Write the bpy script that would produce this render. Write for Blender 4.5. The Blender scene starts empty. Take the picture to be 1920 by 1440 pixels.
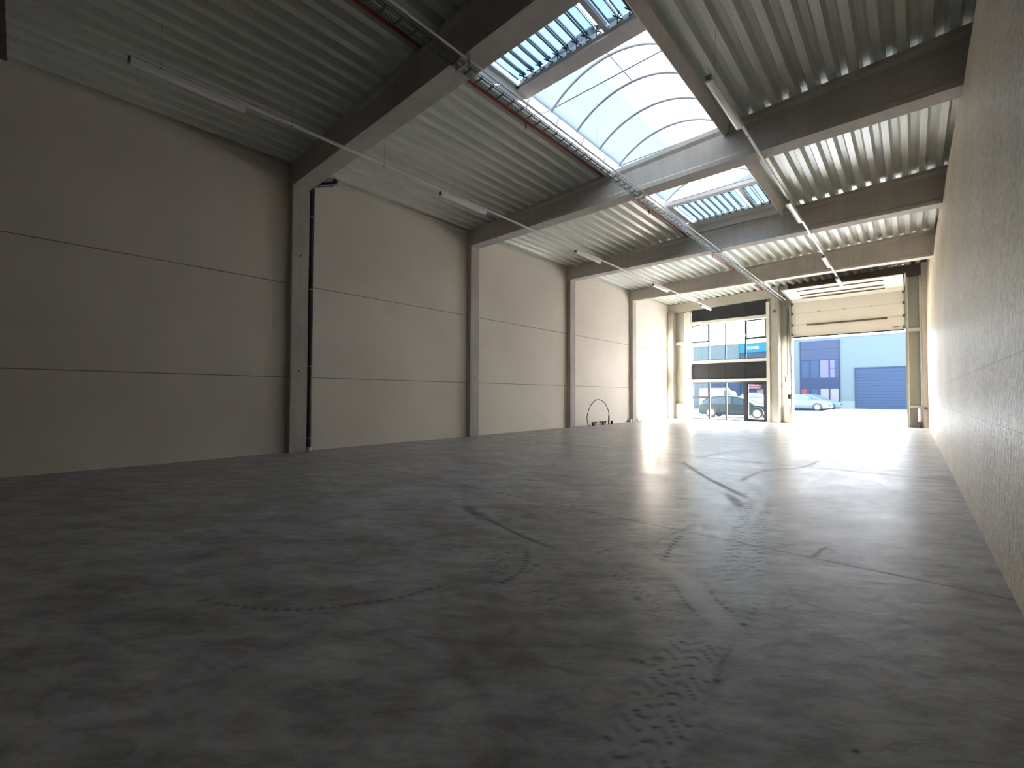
import bpy, bmesh, math, random
import numpy as np
from mathutils import Vector, Matrix
random.seed(7)
scene = bpy.context.scene
C = scene.collection
PI = math.pi

# ------------------------------------------------------------------ camera
cam_data = bpy.data.cameras.new('camera')
cam = bpy.data.objects.new('camera', cam_data); C.objects.link(cam)
yaw, pitch, roll = math.radians(42.066), math.radians(1.4259), math.radians(0.1906)
fw = Vector((-math.sin(yaw)*math.cos(pitch), math.cos(yaw)*math.cos(pitch), math.sin(pitch)))
r0 = Vector((math.cos(yaw), math.sin(yaw), 0)); u0 = r0.cross(fw)
rr = r0*math.cos(roll) + u0*math.sin(roll); uu = -r0*math.sin(roll) + u0*math.cos(roll)
cam.matrix_world = Matrix(((rr.x, uu.x, -fw.x, 0), (rr.y, uu.y, -fw.y, 0), (rr.z, uu.z, -fw.z, 1.35), (0, 0, 0, 1)))
cam_data.sensor_width = 36; cam_data.lens = 832.71/1920*36
cam_data.clip_start = 0.05; cam_data.clip_end = 400
scene.camera = cam

# ------------------------------------------------------------------ world, sun, exposure
world = bpy.data.worlds.new('sky'); scene.world = world; world.use_nodes = True
wn = world.node_tree; wn.nodes.clear()
wo = wn.nodes.new('ShaderNodeOutputWorld'); bg = wn.nodes.new('ShaderNodeBackground')
tc = wn.nodes.new('ShaderNodeTexCoord'); sx = wn.nodes.new('ShaderNodeSeparateXYZ')
rp = wn.nodes.new('ShaderNodeValToRGB')
rp.color_ramp.elements[0].position = 0.0; rp.color_ramp.elements[0].color = (0.98, 0.98, 1.0, 1)
rp.color_ramp.elements[1].position = 0.9; rp.color_ramp.elements[1].color = (0.50, 0.70, 0.95, 1)
wn.links.new(tc.outputs['Generated'], sx.inputs[0]); wn.links.new(sx.outputs['Z'], rp.inputs[0])
wn.links.new(rp.outputs[0], bg.inputs['Color']); wn.links.new(bg.outputs[0], wo.inputs[0])
bg.inputs['Strength'].default_value = 2.7
sun = bpy.data.lights.new('sun', 'SUN'); sun.energy = 25; sun.angle = math.radians(0.6); sun.color = (1.0, 0.975, 0.95)
suno = bpy.data.objects.new('sun', sun); C.objects.link(suno)
suno.rotation_euler = Vector((-1, -0.34, -0.20)).to_track_quat('-Z', 'Y').to_euler()
scene.view_settings.view_transform = 'Standard'; scene.view_settings.look = 'None'
scene.view_settings.gamma = 1; scene.view_settings.use_curve_mapping = False
scene.view_settings.exposure = 2.82

# ------------------------------------------------------------------ materials
def _mat(name):
    m = bpy.data.materials.new(name); m.use_nodes = True
    nt = m.node_tree; b = nt.nodes['Principled BSDF']
    return m, nt, b
def N(nt, t, **k):
    n = nt.nodes.new(t)
    for a, v in k.items():
        if hasattr(n, a): setattr(n, a, v)
        else: n.inputs[a].default_value = v
    return n
def plain(name, col, rough=0.5, metal=0.0, noise=0.0, scale=8, bump=0.0, spec=0.5):
    m, nt, b = _mat(name)
    b.inputs['Base Color'].default_value = (*col, 1); b.inputs['Roughness'].default_value = rough
    b.inputs['Metallic'].default_value = metal; b.inputs['Specular IOR Level'].default_value = spec
    if noise or bump:
        co = N(nt, 'ShaderNodeTexCoord'); n = N(nt, 'ShaderNodeTexNoise'); n.inputs['Scale'].default_value = scale
        n.inputs['Detail'].default_value = 6; n.inputs['Roughness'].default_value = 0.6
        nt.links.new(co.outputs['Object'], n.inputs['Vector'])
        if noise:
            r = N(nt, 'ShaderNodeValToRGB')
            r.color_ramp.elements[0].position = 0.3; r.color_ramp.elements[1].position = 0.7
            r.color_ramp.elements[0].color = (*[c*(1-noise) for c in col], 1)
            r.color_ramp.elements[1].color = (*[min(1, c*(1+noise*0.5)) for c in col], 1)
            nt.links.new(n.outputs['Fac'], r.inputs[0]); nt.links.new(r.outputs[0], b.inputs['Base Color'])
        if bump:
            bp = N(nt, 'ShaderNodeBump'); bp.inputs['Strength'].default_value = bump; bp.inputs['Distance'].default_value = 0.02
            nt.links.new(n.outputs['Fac'], bp.inputs['Height']); nt.links.new(bp.outputs[0], b.inputs['Normal'])
    return m
def concrete(name, base, dark, warm, rough=0.8, pores=True, streak=True, sc=1.0, bump=0.25):
    m, nt, b = _mat(name); L = nt.links
    co = N(nt, 'ShaderNodeTexCoord')
    n1 = N(nt, 'ShaderNodeTexNoise'); n1.inputs['Scale'].default_value = 0.55*sc; n1.inputs['Detail'].default_value = 8
    n1.inputs['Roughness'].default_value = 0.62
    mp = N(nt, 'ShaderNodeMapping'); mp.inputs['Scale'].default_value = (6, 6, 0.45) if streak else (1, 1, 1)
    n2 = N(nt, 'ShaderNodeTexNoise'); n2.inputs['Scale'].default_value = 1.1*sc; n2.inputs['Detail'].default_value = 5
    n3 = N(nt, 'ShaderNodeTexNoise'); n3.inputs['Scale'].default_value = 42; n3.inputs['Detail'].default_value = 4
    L.new(co.outputs['Object'], n1.inputs['Vector']); L.new(co.outputs['Object'], mp.inputs[0]); L.new(mp.outputs[0], n2.inputs['Vector'])
    L.new(co.outputs['Object'], n3.inputs['Vector'])
    r1 = N(nt, 'ShaderNodeValToRGB'); e = r1.color_ramp.elements
    e[0].position = 0.32; e[0].color = (*dark, 1); e[1].position = 0.62; e[1].color = (*base, 1)
    L.new(n1.outputs['Fac'], r1.inputs[0])
    r2 = N(nt, 'ShaderNodeValToRGB'); e = r2.color_ramp.elements
    e[0].position = 0.45; e[0].color = (0, 0, 0, 1); e[1].position = 0.75; e[1].color = (0.5, 0.5, 0.5, 1)
    L.new(n2.outputs['Fac'], r2.inputs[0])
    mx = N(nt, 'ShaderNodeMixRGB'); mx.inputs[2].default_value = (*warm, 1)
    L.new(r2.outputs[0], mx.inputs[0]); L.new(r1.outputs[0], mx.inputs[1])
    last = mx
    if pores:
        v = N(nt, 'ShaderNodeTexVoronoi'); v.inputs['Scale'].default_value = 9
        L.new(co.outputs['Object'], v.inputs['Vector'])
        r3 = N(nt, 'ShaderNodeValToRGB'); e = r3.color_ramp.elements
        e[0].position = 0.045; e[0].color = (0.45, 0.43, 0.4, 1); e[1].position = 0.075; e[1].color = (1, 1, 1, 1)
        L.new(v.outputs['Distance'], r3.inputs[0])
        mm = N(nt, 'ShaderNodeMixRGB', blend_type='MULTIPLY'); mm.inputs[0].default_value = 0.6
        L.new(last.outputs[0], mm.inputs[1]); L.new(r3.outputs[0], mm.inputs[2]); last = mm
    L.new(last.outputs[0], b.inputs['Base Color']); b.inputs['Roughness'].default_value = rough
    bp = N(nt, 'ShaderNodeBump'); bp.inputs['Strength'].default_value = bump; bp.inputs['Distance'].default_value = 0.01
    L.new(n3.outputs['Fac'], bp.inputs['Height']); L.new(bp.outputs[0], b.inputs['Normal'])
    return m

M = {}
M['panel_wall'] = concrete('panel_wall', (0.81, 0.73, 0.635), (0.71, 0.635, 0.545), (0.70, 0.61, 0.51), 0.75, False, False, 1.0, 0.15)
M['beam'] = concrete('beam_concrete', (0.64, 0.59, 0.53), (0.52, 0.475, 0.425), (0.46, 0.40, 0.34), 0.85)
M['column'] = concrete('column_concrete', (0.56, 0.51, 0.455), (0.42, 0.38, 0.34), (0.34, 0.28, 0.23), 0.85)
M['cream'] = concrete('cream_paint', (0.44, 0.42, 0.36), (0.39, 0.37, 0.31), (0.37, 0.33, 0.27), 0.6, False, True, 1.0, 0.08)
M['door_cream'] = plain('door_cream', (0.84, 0.80, 0.71), 0.5)
M['steel_white'] = plain('white_steel', (0.68, 0.6715, 0.6035), 0.4)
M['anthracite'] = plain('anthracite_panel', (0.019, 0.022, 0.026), 0.5, 0, 0.2, 3)
M['frame'] = plain('anthracite_frame', (0.045, 0.048, 0.055), 0.4)
M['white_plastic'] = plain('white_plastic', (0.92, 0.90, 0.88), 0.35)
M['diffuser'] = plain('opal_diffuser', (0.94, 0.93, 0.91), 0.25)
M['galv'] = plain('galvanised_steel', (0.50, 0.52, 0.50), 0.42, 0.8, 0.2, 12)
M['dark_steel'] = plain('dark_wire', (0.13, 0.15, 0.13), 0.4, 0.5)
M['black'] = plain('black_rubber', (0.012, 0.012, 0.014), 0.5)
M['pipe_black'] = plain('black_pipe', (0.02, 0.018, 0.022), 0.3)
M['red'] = plain('red_pipe', (0.32, 0.035, 0.03), 0.4)
M['curb'] = plain('curb_white', (0.80, 0.76, 0.72), 0.6)
M['alu'] = plain('arch_aluminium', (0.42, 0.42, 0.43), 0.4, 0.5)
M['dark_alu'] = plain('vent_dark', (0.10, 0.11, 0.14), 0.4, 0.3)
M['rust'] = plain('rust_primer', (0.12, 0.095, 0.075), 0.8, 0, 0.4, 20)
M['trimmer'] = plain('trimmer_primer', (0.80, 0.74, 0.70), 0.6, 0, 0.10, 6)
M['rear_absorber'] = plain('rear_wall_absorber', (0.10, 0.09, 0.08), 0.8)  # for the unseen rear wall, made dark to soak up light in the near bay
M['joint'] = plain('joint_backing', (0.33, 0.29, 0.25), 0.9)
M['yellow'] = plain('orange_cable', (0.6, 0.35, 0.12), 0.5)

def deck_mat():
    m, nt, b = _mat('roof_deck'); L = nt.links
    co = N(nt, 'ShaderNodeTexCoord')
    mp = N(nt, 'ShaderNodeMapping'); mp.inputs['Scale'].default_value = (22, 0.6, 1)
    n = N(nt, 'ShaderNodeTexNoise'); n.inputs['Scale'].default_value = 1.0; n.inputs['Detail'].default_value = 4
    L.new(co.outputs['Object'], mp.inputs[0]); L.new(mp.outputs[0], n.inputs['Vector'])
    r = N(nt, 'ShaderNodeValToRGB'); e = r.color_ramp.elements
    e[0].position = 0.3; e[0].color = (0.66, 0.67, 0.61, 1); e[1].position = 0.7; e[1].color = (0.78, 0.79, 0.73, 1)
    L.new(n.outputs['Fac'], r.inputs[0]); L.new(r.outputs[0], b.inputs['Base Color'])
    b.inputs['Metallic'].default_value = 0.12; b.inputs['Roughness'].default_value = 0.33
    bp = N(nt, 'ShaderNodeBump'); bp.inputs['Strength'].default_value = 0.12; bp.inputs['Distance'].default_value = 0.01
    L.new(n.outputs['Fac'], bp.inputs['Height']); L.new(bp.outputs[0], b.inputs['Normal'])
    return m
M['deck'] = deck_mat()

def rough_wall_mat():
    m, nt, b = _mat('pebbly_cream_wall'); L = nt.links
    co = N(nt, 'ShaderNodeTexCoord')
    mp = N(nt, 'ShaderNodeMapping'); mp.inputs['Scale'].default_value = (1, 1.0, 0.55)
    L.new(co.outputs['Object'], mp.inputs[0])
    n1 = N(nt, 'ShaderNodeTexNoise'); n1.inputs['Scale'].default_value = 26; n1.inputs['Detail'].default_value = 5; n1.inputs['Roughness'].default_value = 0.6
    n1.inputs['Distortion'].default_value = 1.2
    n2 = N(nt, 'ShaderNodeTexNoise'); n2.inputs['Scale'].default_value = 0.7; n2.inputs['Detail'].default_value = 5
    n3 = N(nt, 'ShaderNodeTexNoise'); n3.inputs['Scale'].default_value = 9; n3.inputs['Detail'].default_value = 4
    for n in (n1, n3): L.new(mp.outputs[0], n.inputs['Vector'])
    L.new(co.outputs['Object'], n2.inputs['Vector'])
    r = N(nt, 'ShaderNodeValToRGB'); e = r.color_ramp.elements
    e[0].position = 0.38; e[0].color = (0.56, 0.46, 0.32, 1); e[1].position = 0.58; e[1].color = (0.84, 0.735, 0.555, 1)
    L.new(n1.outputs['Fac'], r.inputs[0])
    r2 = N(nt, 'ShaderNodeValToRGB'); e = r2.color_ramp.elements
    e[0].position = 0.35; e[0].color = (0.86, 0.84, 0.84, 1); e[1].position = 0.65; e[1].color = (1, 1, 1, 1)
    L.new(n2.outputs['Fac'], r2.inputs[0])
    mm = N(nt, 'ShaderNodeMixRGB', blend_type='MULTIPLY'); mm.inputs[0].default_value = 1
    L.new(r.outputs[0], mm.inputs[1]); L.new(r2.outputs[0], mm.inputs[2])
    v = N(nt, 'ShaderNodeTexVoronoi'); v.inputs['Scale'].default_value = 7; L.new(mp.outputs[0], v.inputs['Vector'])
    r3 = N(nt, 'ShaderNodeValToRGB'); e = r3.color_ramp.elements
    e[0].position = 0.03; e[0].color = (0.5, 0.45, 0.4, 1); e[1].position = 0.06; e[1].color = (1, 1, 1, 1)
    L.new(v.outputs['Distance'], r3.inputs[0])
    m2 = N(nt, 'ShaderNodeMixRGB', blend_type='MULTIPLY'); m2.inputs[0].default_value = 0.6
    L.new(mm.outputs[0], m2.inputs[1]); L.new(r3.outputs[0], m2.inputs[2])
    sz = N(nt, 'ShaderNodeSeparateXYZ'); L.new(co.outputs['Object'], sz.inputs[0]); acc = None
    for zz, yy in ((1.62, 0), (1.13, 0)):
        c = N(nt, 'ShaderNodeMath', operation='COMPARE'); c.inputs[1].default_value = zz; c.inputs[2].default_value = 0.0035
        L.new(sz.outputs['Z'], c.inputs[0])
        if acc is None: acc = c
        else:
            a2 = N(nt, 'ShaderNodeMath', operation='MAXIMUM'); L.new(acc.outputs[0], a2.inputs[0]); L.new(c.outputs[0], a2.inputs[1]); acc = a2
    fc = N(nt, 'ShaderNodeMath', operation='MULTIPLY'); fc.inputs[1].default_value = 0.6; L.new(acc.outputs[0], fc.inputs[0])
    jm = N(nt, 'ShaderNodeMixRGB'); jm.inputs[2].default_value = (0.2, 0.18, 0.15, 1)
    L.new(fc.outputs[0], jm.inputs[0]); L.new(m2.outputs[0], jm.inputs[1]); m2 = jm
    L.new(m2.outputs[0], b.inputs['Base Color']); b.inputs['Roughness'].default_value = 0.42
    ad = N(nt, 'ShaderNodeMath', operation='ADD'); L.new(n1.outputs['Fac'], ad.inputs[0]); L.new(n3.outputs['Fac'], ad.inputs[1])
    bp = N(nt, 'ShaderNodeBump'); bp.inputs['Strength'].default_value = 0.8; bp.inputs['Distance'].default_value = 0.02
    L.new(ad.outputs[0], bp.inputs['Height']); L.new(bp.outputs[0], b.inputs['Normal'])
    return m
M['rough_wall'] = rough_wall_mat()

def floor_mat():
    m, nt, b = _mat('power_floated_concrete'); L = nt.links
    co = N(nt, 'ShaderNodeTexCoord')
    a = N(nt, 'ShaderNodeAttribute', attribute_name='marks')
    sp = N(nt, 'ShaderNodeSeparateColor'); L.new(a.outputs['Color'], sp.inputs[0])
    n1 = N(nt, 'ShaderNodeTexNoise'); n1.inputs['Scale'].default_value = 0.9; n1.inputs['Detail'].default_value = 9
    n1.inputs['Roughness'].default_value = 0.66; n1.inputs['Distortion'].default_value = 0.8
    m0 = N(nt, 'ShaderNodeMapping'); m0.inputs['Rotation'].default_value = (0, 0, math.radians(-38)); mp = N(nt, 'ShaderNodeMapping'); mp.inputs['Scale'].default_value = (0.8, 1.9, 1)
    n2 = N(nt, 'ShaderNodeTexNoise'); n2.inputs['Scale'].default_value = 1.9; n2.inputs['Detail'].default_value = 8
    n2.inputs['Roughness'].default_value = 0.62; n2.inputs['Distortion'].default_value = 0.5
    n3 = N(nt, 'ShaderNodeTexNoise'); n3.inputs['Scale'].default_value = 60; n3.inputs['Detail'].default_value = 3
    L.new(co.outputs['Object'], n1.inputs['Vector']); L.new(co.outputs['Object'], m0.inputs[0]); L.new(m0.outputs[0], mp.inputs[0]); L.new(mp.outputs[0], n2.inputs['Vector'])
    L.new(co.outputs['Object'], n3.inputs['Vector'])
    r1 = N(nt, 'ShaderNodeValToRGB'); e = r1.color_ramp.elements
    e[0].position = 0.3; e[0].color = (0.33, 0.305, 0.285, 1); e[1].position = 0.68; e[1].color = (0.54, 0.515, 0.49, 1)
    L.new(n1.outputs['Fac'], r1.inputs[0])
    r2 = N(nt, 'ShaderNodeValToRGB'); e = r2.color_ramp.elements
    e[0].position = 0.33; e[0].color = (0.70, 0.685, 0.675, 1); e[1].position = 0.6; e[1].color = (1.06, 1.06, 1.06, 1)
    L.new(n2.outputs['Fac'], r2.inputs[0])
    mm = N(nt, 'ShaderNodeMixRGB', blend_type='MULTIPLY'); mm.inputs[0].default_value = 1
    L.new(r1.outputs[0], mm.inputs[1]); L.new(r2.outputs[0], mm.inputs[2])
    n4 = N(nt, 'ShaderNodeTexNoise'); n4.inputs['Scale'].default_value = 5.5; n4.inputs['Detail'].default_value = 10
    n4.inputs['Roughness'].default_value = 0.72; n4.inputs['Distortion'].default_value = 0.6
    L.new(mp.outputs[0], n4.inputs['Vector'])
    r4 = N(nt, 'ShaderNodeValToRGB'); e = r4.color_ramp.elements
    e[0].position = 0.36; e[0].color = (0.74, 0.72, 0.71, 1); e[1].position = 0.58; e[1].color = (1.05, 1.05, 1.05, 1)
    L.new(n4.outputs['Fac'], r4.inputs[0])
    m4 = N(nt, 'ShaderNodeMixRGB', blend_type='MULTIPLY'); m4.inputs[0].default_value = 1
    L.new(mm.outputs[0], m4.inputs[1]); L.new(r4.outputs[0], m4.inputs[2]); mm = m4
    dk = N(nt, 'ShaderNodeMixRGB'); dk.inputs[2].default_value = (0.055, 0.045, 0.04, 1)
    L.new(sp.outputs['Red'], dk.inputs[0]); L.new(mm.outputs[0], dk.inputs[1])
    lt = N(nt, 'ShaderNodeMixRGB'); lt.inputs[2].default_value = (0.50, 0.49, 0.47, 1)
    L.new(sp.outputs['Green'], lt.inputs[0]); L.new(dk.outputs[0], lt.inputs[1])
    br = N(nt, 'ShaderNodeMixRGB'); br.inputs[2].default_value = (0.20, 0.15, 0.125, 1)
    L.new(sp.outputs['Blue'], br.inputs[0]); L.new(lt.outputs[0], br.inputs[1])
    L.new(br.outputs[0], b.inputs['Base Color'])
    rr_ = N(nt, 'ShaderNodeMapRange'); rr_.inputs['From Min'].default_value = 0.3; rr_.inputs['From Max'].default_value = 0.7
    rr_.inputs['From Min'].default_value = 0.2; rr_.inputs['From Max'].default_value = 0.8
    rr_.inputs['To Min'].default_value = 0.27; rr_.inputs['To Max'].default_value = 0.42
    L.new(n1.outputs['Fac'], rr_.inputs['Value'])
    ar = N(nt, 'ShaderNodeMath', operation='MULTIPLY_ADD'); ar.inputs[1].default_value = 0.35
    L.new(sp.outputs['Red'], ar.inputs[0]); L.new(rr_.outputs[0], ar.inputs[2]); L.new(ar.outputs[0], b.inputs['Roughness'])
    b1 = N(nt, 'ShaderNodeBump'); b1.inputs['Strength'].default_value = 0.32; b1.inputs['Distance'].default_value = 0.012
    hh = N(nt, 'ShaderNodeMath', operation='MULTIPLY_ADD'); hh.inputs[1].default_value = 0.5
    L.new(n4.outputs['Fac'], hh.inputs[0]); L.new(n2.outputs['Fac'], hh.inputs[2]); L.new(hh.outputs[0], b1.inputs['Height'])
    b2 = N(nt, 'ShaderNodeBump'); b2.inputs['Strength'].default_value = 0.06; b2.inputs['Distance'].default_value = 0.004
    L.new(n3.outputs['Fac'], b2.inputs['Height']); L.new(b1.outputs[0], b2.inputs['Normal']); L.new(b2.outputs[0], b.inputs['Normal'])
    b.inputs['Specular IOR Level'].default_value = 0.08
    return m
M['floor'] = floor_mat()

def glass_mat(name, tint=(0.93, 0.96, 0.97), refl=0.08):
    m = bpy.data.materials.new(name); m.use_nodes = True; nt = m.node_tree; nt.nodes.clear()
    o = N(nt, 'ShaderNodeOutputMaterial'); t = N(nt, 'ShaderNodeBsdfTransparent'); t.inputs[0].default_value = (*tint, 1)
    g = N(nt, 'ShaderNodeBsdfGlossy'); g.inputs['Roughness'].default_value = 0.02
    x = N(nt, 'ShaderNodeMixShader'); x.inputs[0].default_value = refl
    nt.links.new(t.outputs[0], x.inputs[1]); nt.links.new(g.outputs[0], x.inputs[2]); nt.links.new(x.outputs[0], o.inputs[0])
    return m
M['glass'] = glass_mat('window_glass')
def opal_mat(name, tint, diff, fac):
    m = bpy.data.materials.new(name); m.use_nodes = True; nt = m.node_tree; nt.nodes.clear()
    o = N(nt, 'ShaderNodeOutputMaterial'); t = N(nt, 'ShaderNodeBsdfTransparent'); t.inputs[0].default_value = (*tint, 1)
    d = N(nt, 'ShaderNodeBsdfTranslucent'); d.inputs[0].default_value = (*diff, 1)
    x = N(nt, 'ShaderNodeMixShader'); x.inputs[0].default_value = fac
    nt.links.new(t.outputs[0], x.inputs[1]); nt.links.new(d.outputs[0], x.inputs[2]); nt.links.new(x.outputs[0], o.inputs[0])
    return m
M['opal'] = opal_mat('opal_polycarbonate', (0.034, 0.041, 0.046), (0.104, 0.106, 0.108), 0.5)
M['opal_blade'] = opal_mat('opal_blade', (0.29, 0.34, 0.37), (0.07, 0.08, 0.09), 0.3)

# ------------------------------------------------------------------ mesh helpers
class MB:
    def __init__(s): s.v = []; s.f = []; s.mi = []; s.cur = 0
    def face(s, idx): s.f.append(idx); s.mi.append(s.cur)
    def box(s, x0, x1, y0, y1, z0, z1):
        b = len(s.v)
        s.v += [(x0,y0,z0),(x1,y0,z0),(x1,y1,z0),(x0,y1,z0),(x0,y0,z1),(x1,y0,z1),(x1,y1,z1),(x0,y1,z1)]
        for q in ((0,3,2,1),(4,5,6,7),(0,1,5,4),(1,2,6,5),(2,3,7,6),(3,0,4,7)): s.face(tuple(b+i for i in q))
        return s
    def hexa(s, pts):   # bottom four (ccw), top four
        b = len(s.v); s.v += [tuple(p) for p in pts]
        for q in ((0,3,2,1),(4,5,6,7),(0,1,5,4),(1,2,6,5),(2,3,7,6),(3,0,4,7)): s.face(tuple(b+i for i in q))
        return s
    def sbox(s, x0, x1, y0, y1, zb0, zb1, zt0, zt1):   # bottoms/tops slope along x
        return s.hexa([(x0,y0,zb0),(x1,y0,zb1),(x1,y1,zb1),(x0,y1,zb0),(x0,y0,zt0),(x1,y0,zt1),(x1,y1,zt1),(x0,y1,zt0)])
    def tube(s, pts, r, n=10, caps=True):
        pts = [Vector(p) for p in pts]; rings = []
        rs = r if isinstance(r, (list, tuple)) else [r]*len(pts)
        up = None
        for i, p in enumerate(pts):
            if i == 0: d = (pts[1]-p)
            elif i == len(pts)-1: d = (p-pts[i-1])
            else: d = (pts[i+1]-p).normalized() + (p-pts[i-1]).normalized()
            d.normalize()
            if up is None:
                up = Vector((0,0,1)) if abs(d.z) < 0.9 else Vector((1,0,0))
            a = up - d*up.dot(d); a.normalize(); up = a; c = d.cross(a)
            b = len(s.v)
            for k in range(n):
                t = 2*PI*k/n; s.v.append(tuple(p + (a*math.cos(t) + c*math.sin(t))*rs[i]))
            rings.append(b)
        for i in range(len(rings)-1):
            for k in range(n):
                k2 = (k+1) % n
                s.face((rings[i]+k, rings[i]+k2, rings[i+1]+k2, rings[i+1]+k))
        if caps:
            s.face(tuple(rings[0]+k for k in reversed(range(n)))); s.face(tuple(rings[-1]+k for k in range(n)))
        return s
    def prism(s, poly, axis, a, b_):   # poly of 2D points extruded along axis 'x','y','z'
        n = len(poly); b = len(s.v)
        for t in (a, b_):
            for p in poly:
                s.v.append({'x': (t, p[0], p[1]), 'y': (p[0], t, p[1]), 'z': (p[0], p[1], t)}[axis])
        s.face(tuple(b+i for i in range(n))); s.face(tuple(b+n+i for i in reversed(range(n))))
        for i in range(n):
            j = (i+1) % n; s.face((b+j, b+i, b+n+i, b+n+j))
        return s
    def loft(s, secs, closed=True, caps=True):
        n = len(secs[0]); base = []
        for q in secs: base.append(len(s.v)); s.v += [tuple(p) for p in q]
        for i in range(len(secs)-1):
            for k in range(n if closed else n-1):
                k2 = (k+1) % n
                s.face((base[i]+k, base[i]+k2, base[i+1]+k2, base[i+1]+k))
        if caps: s.face(tuple(base[0]+k for k in reversed(range(n)))); s.face(tuple(base[-1]+k for k in range(n)))
        return s
    def build(s, name, mat, parent=None, smooth=False, bevel=0.0):
        me = bpy.data.meshes.new(name); me.from_pydata(s.v, [], s.f)
        mats = mat if isinstance(mat, (list, tuple)) else [mat]
        for m in mats: me.materials.append(m)
        if len(mats) > 1: me.polygons.foreach_set('material_index', s.mi)
        bm = bmesh.new(); bm.from_mesh(me); bmesh.ops.recalc_face_normals(bm, faces=bm.faces)
        if bevel: bmesh.ops.bevel(bm, geom=[e for e in bm.edges if len(e.link_faces) == 2 and e.calc_face_angle(0) > 0.5], offset=bevel, segments=2, affect='EDGES', clamp_overlap=True)
        bm.to_mesh(me); bm.free()
        if smooth:
            me.polygons.foreach_set('use_smooth', [True]*len(me.polygons))
            try: me.set_sharp_from_angle(angle=math.radians(40))
            except Exception: pass
        o = bpy.data.objects.new(name, me); C.objects.link(o)
        if parent is not None:
            o.parent = parent
            loc = parent.matrix_world.translation if parent.parent is None else None
            me.transform(Matrix.Translation(-world_loc(parent)))
        return o
_WL = {}
def world_loc(p):
    v = Vector(p.location); q = p.parent
    while q is not None: v = v + Vector(q.location); q = q.parent
    return v
def tag(o, label=None, cat=None, group=None, kind=None):
    if label: o['label'] = label
    if cat: o['category'] = cat
    if group: o['group'] = group
    if kind: o['kind'] = kind
    return o
def thing(name, loc, label, cat, group=None):
    o = bpy.data.objects.new(name, None); C.objects.link(o); o.location = loc; o.empty_display_size = 0.1
    return tag(o, label, cat, group)
def struct(o, label=None, cat=None):
    return tag(o, label, cat, None, 'structure')
def copy_tree(o, parent=None):
    c = o.copy(); C.objects.link(c); c.parent = parent
    for ch in list(o.children): copy_tree(ch, c)
    return c

XL, XR, YE, YB = -10.81, 0.485, 26.05, -0.6
def zr(x): return 6.73 + 0.036*(x - XL)
BY = [4.15, 9.75, 15.40, 21.0]      # near faces of the four roof beams
BW = 0.39; BZ = 6.21

# ------------------------------------------------------------------ floor with its tyre marks
def lin(a, b, st):
    n = max(1, int(round((b-a)/st))); return list(np.linspace(a, b, n+1)[:-1])
gx = np.array(lin(XL-0.1, -4.6, 0.09) + lin(-4.6, 0.7, 0.02) + [0.7])
gy = np.array(lin(YB, 0.9, 0.06) + lin(0.9, 6.0, 0.02) + lin(6.0, 14, 0.05) + lin(14, 26.5, 0.12) + [26.5])
GX, GY = np.meshgrid(gx, gy); PX, PY = GX.ravel(), GY.ravel()
dark = np.zeros(PX.size); light = np.zeros(PX.size); brown = np.zeros(PX.size)
def smoothpts(p, n=10):
    p = np.array(p, float)
    if len(p) < 3: return p
    q = np.vstack([2*p[0]-p[1], p, 2*p[-1]-p[-2]]); out = []
    for i in range(1, len(q)-2):
        for t in np.linspace(0, 1, n, endpoint=False):
            a, b, c, d = q[i-1], q[i], q[i+1], q[i+2]
            out.append(0.5*((2*b)+(-a+c)*t+(2*a-5*b+4*c-d)*t*t+(-a+3*b-3*c+d)*t**3))
    out.append(p[-1]); return np.array(out)
def polyd(p):
    best = np.full(PX.size, 1e9); side = np.zeros(PX.size); arc = np.zeros(PX.size); L = 0
    for a, b in zip(p[:-1], p[1:]):
        d = b-a; l = np.hypot(*d)
        if l < 1e-6: continue
        d = d/l; rx, ry = PX-a[0], PY-a[1]
        t = np.clip(rx*d[0]+ry*d[1], 0, l); ex, ey = rx-t*d[0], ry-t*d[1]
        dd = np.hypot(ex, ey); m = dd < best
        best[m] = dd[m]; side[m] = (rx*-d[1]+ry*d[0])[m]; arc[m] = (L+t)[m]; L += l
    return best, side, arc, L
rng = np.random.default_rng(3)
def hn(a, f): return 0.5+0.5*np.sin(a*f)*np.cos(a*f*0.37+1.3)
def stroke(ch, p, w, amt, dash=0, rough=0.0):
    d, s, a, L = polyd(smoothpts(p)); k = np.clip(1-(d/w)**2, 0, 1)*amt
    k *= np.clip(np.minimum(a, L-a)/0.15+0.25, 0, 1)
    if dash: k *= (np.sin(a*2*PI/dash) > -0.3)
    if rough: k *= 1-rough*hn(a, 31)
    np.maximum(ch, k, out=ch)
def tread(p, w, amt_l, amt_d, pitch=0.085):
    d, s, a, L = polyd(smoothpts(p)); ins = np.clip((w-d)/0.03, 0, 1)*np.clip(np.minimum(a, L-a)/0.2, 0, 1)
    np.maximum(light, ins*amt_l*(0.8+0.2*hn(a, 9)), out=light)
    ph = (a + 0.035*np.sin(s*2*PI/0.16) + 0.25*np.abs(s))/pitch
    ln = np.clip(1-np.abs((ph % 1)-0.5)/0.24, 0, 1)
    br = (np.sin(s*2*PI/0.13 + np.floor(ph)*1.7) > -0.8)
    np.maximum(dark, ins*ln*br*amt_d, out=dark)
    np.minimum(light, 1-ln*br*ins, out=light)
stroke(dark, [(-4.75,4.22),(-4.06,3.66)], 0.05, 0.25, rough=0.5)
stroke(dark, [(-4.06,3.66),(-3.81,3.54),(-3.5,3.45)], 0.085, 0.7, rough=0.4)
stroke(dark, [(-3.5,3.45),(-3.02,3.31),(-2.68,3.23),(-2.36,3.18)], 0.03, 0.65)
stroke(dark, [(-2.56,3.04),(-2.33,2.76),(-2.23,2.53),(-2.22,2.35),(-2.23,2.27)], 0.03, 0.6, dash=0.06)
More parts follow.
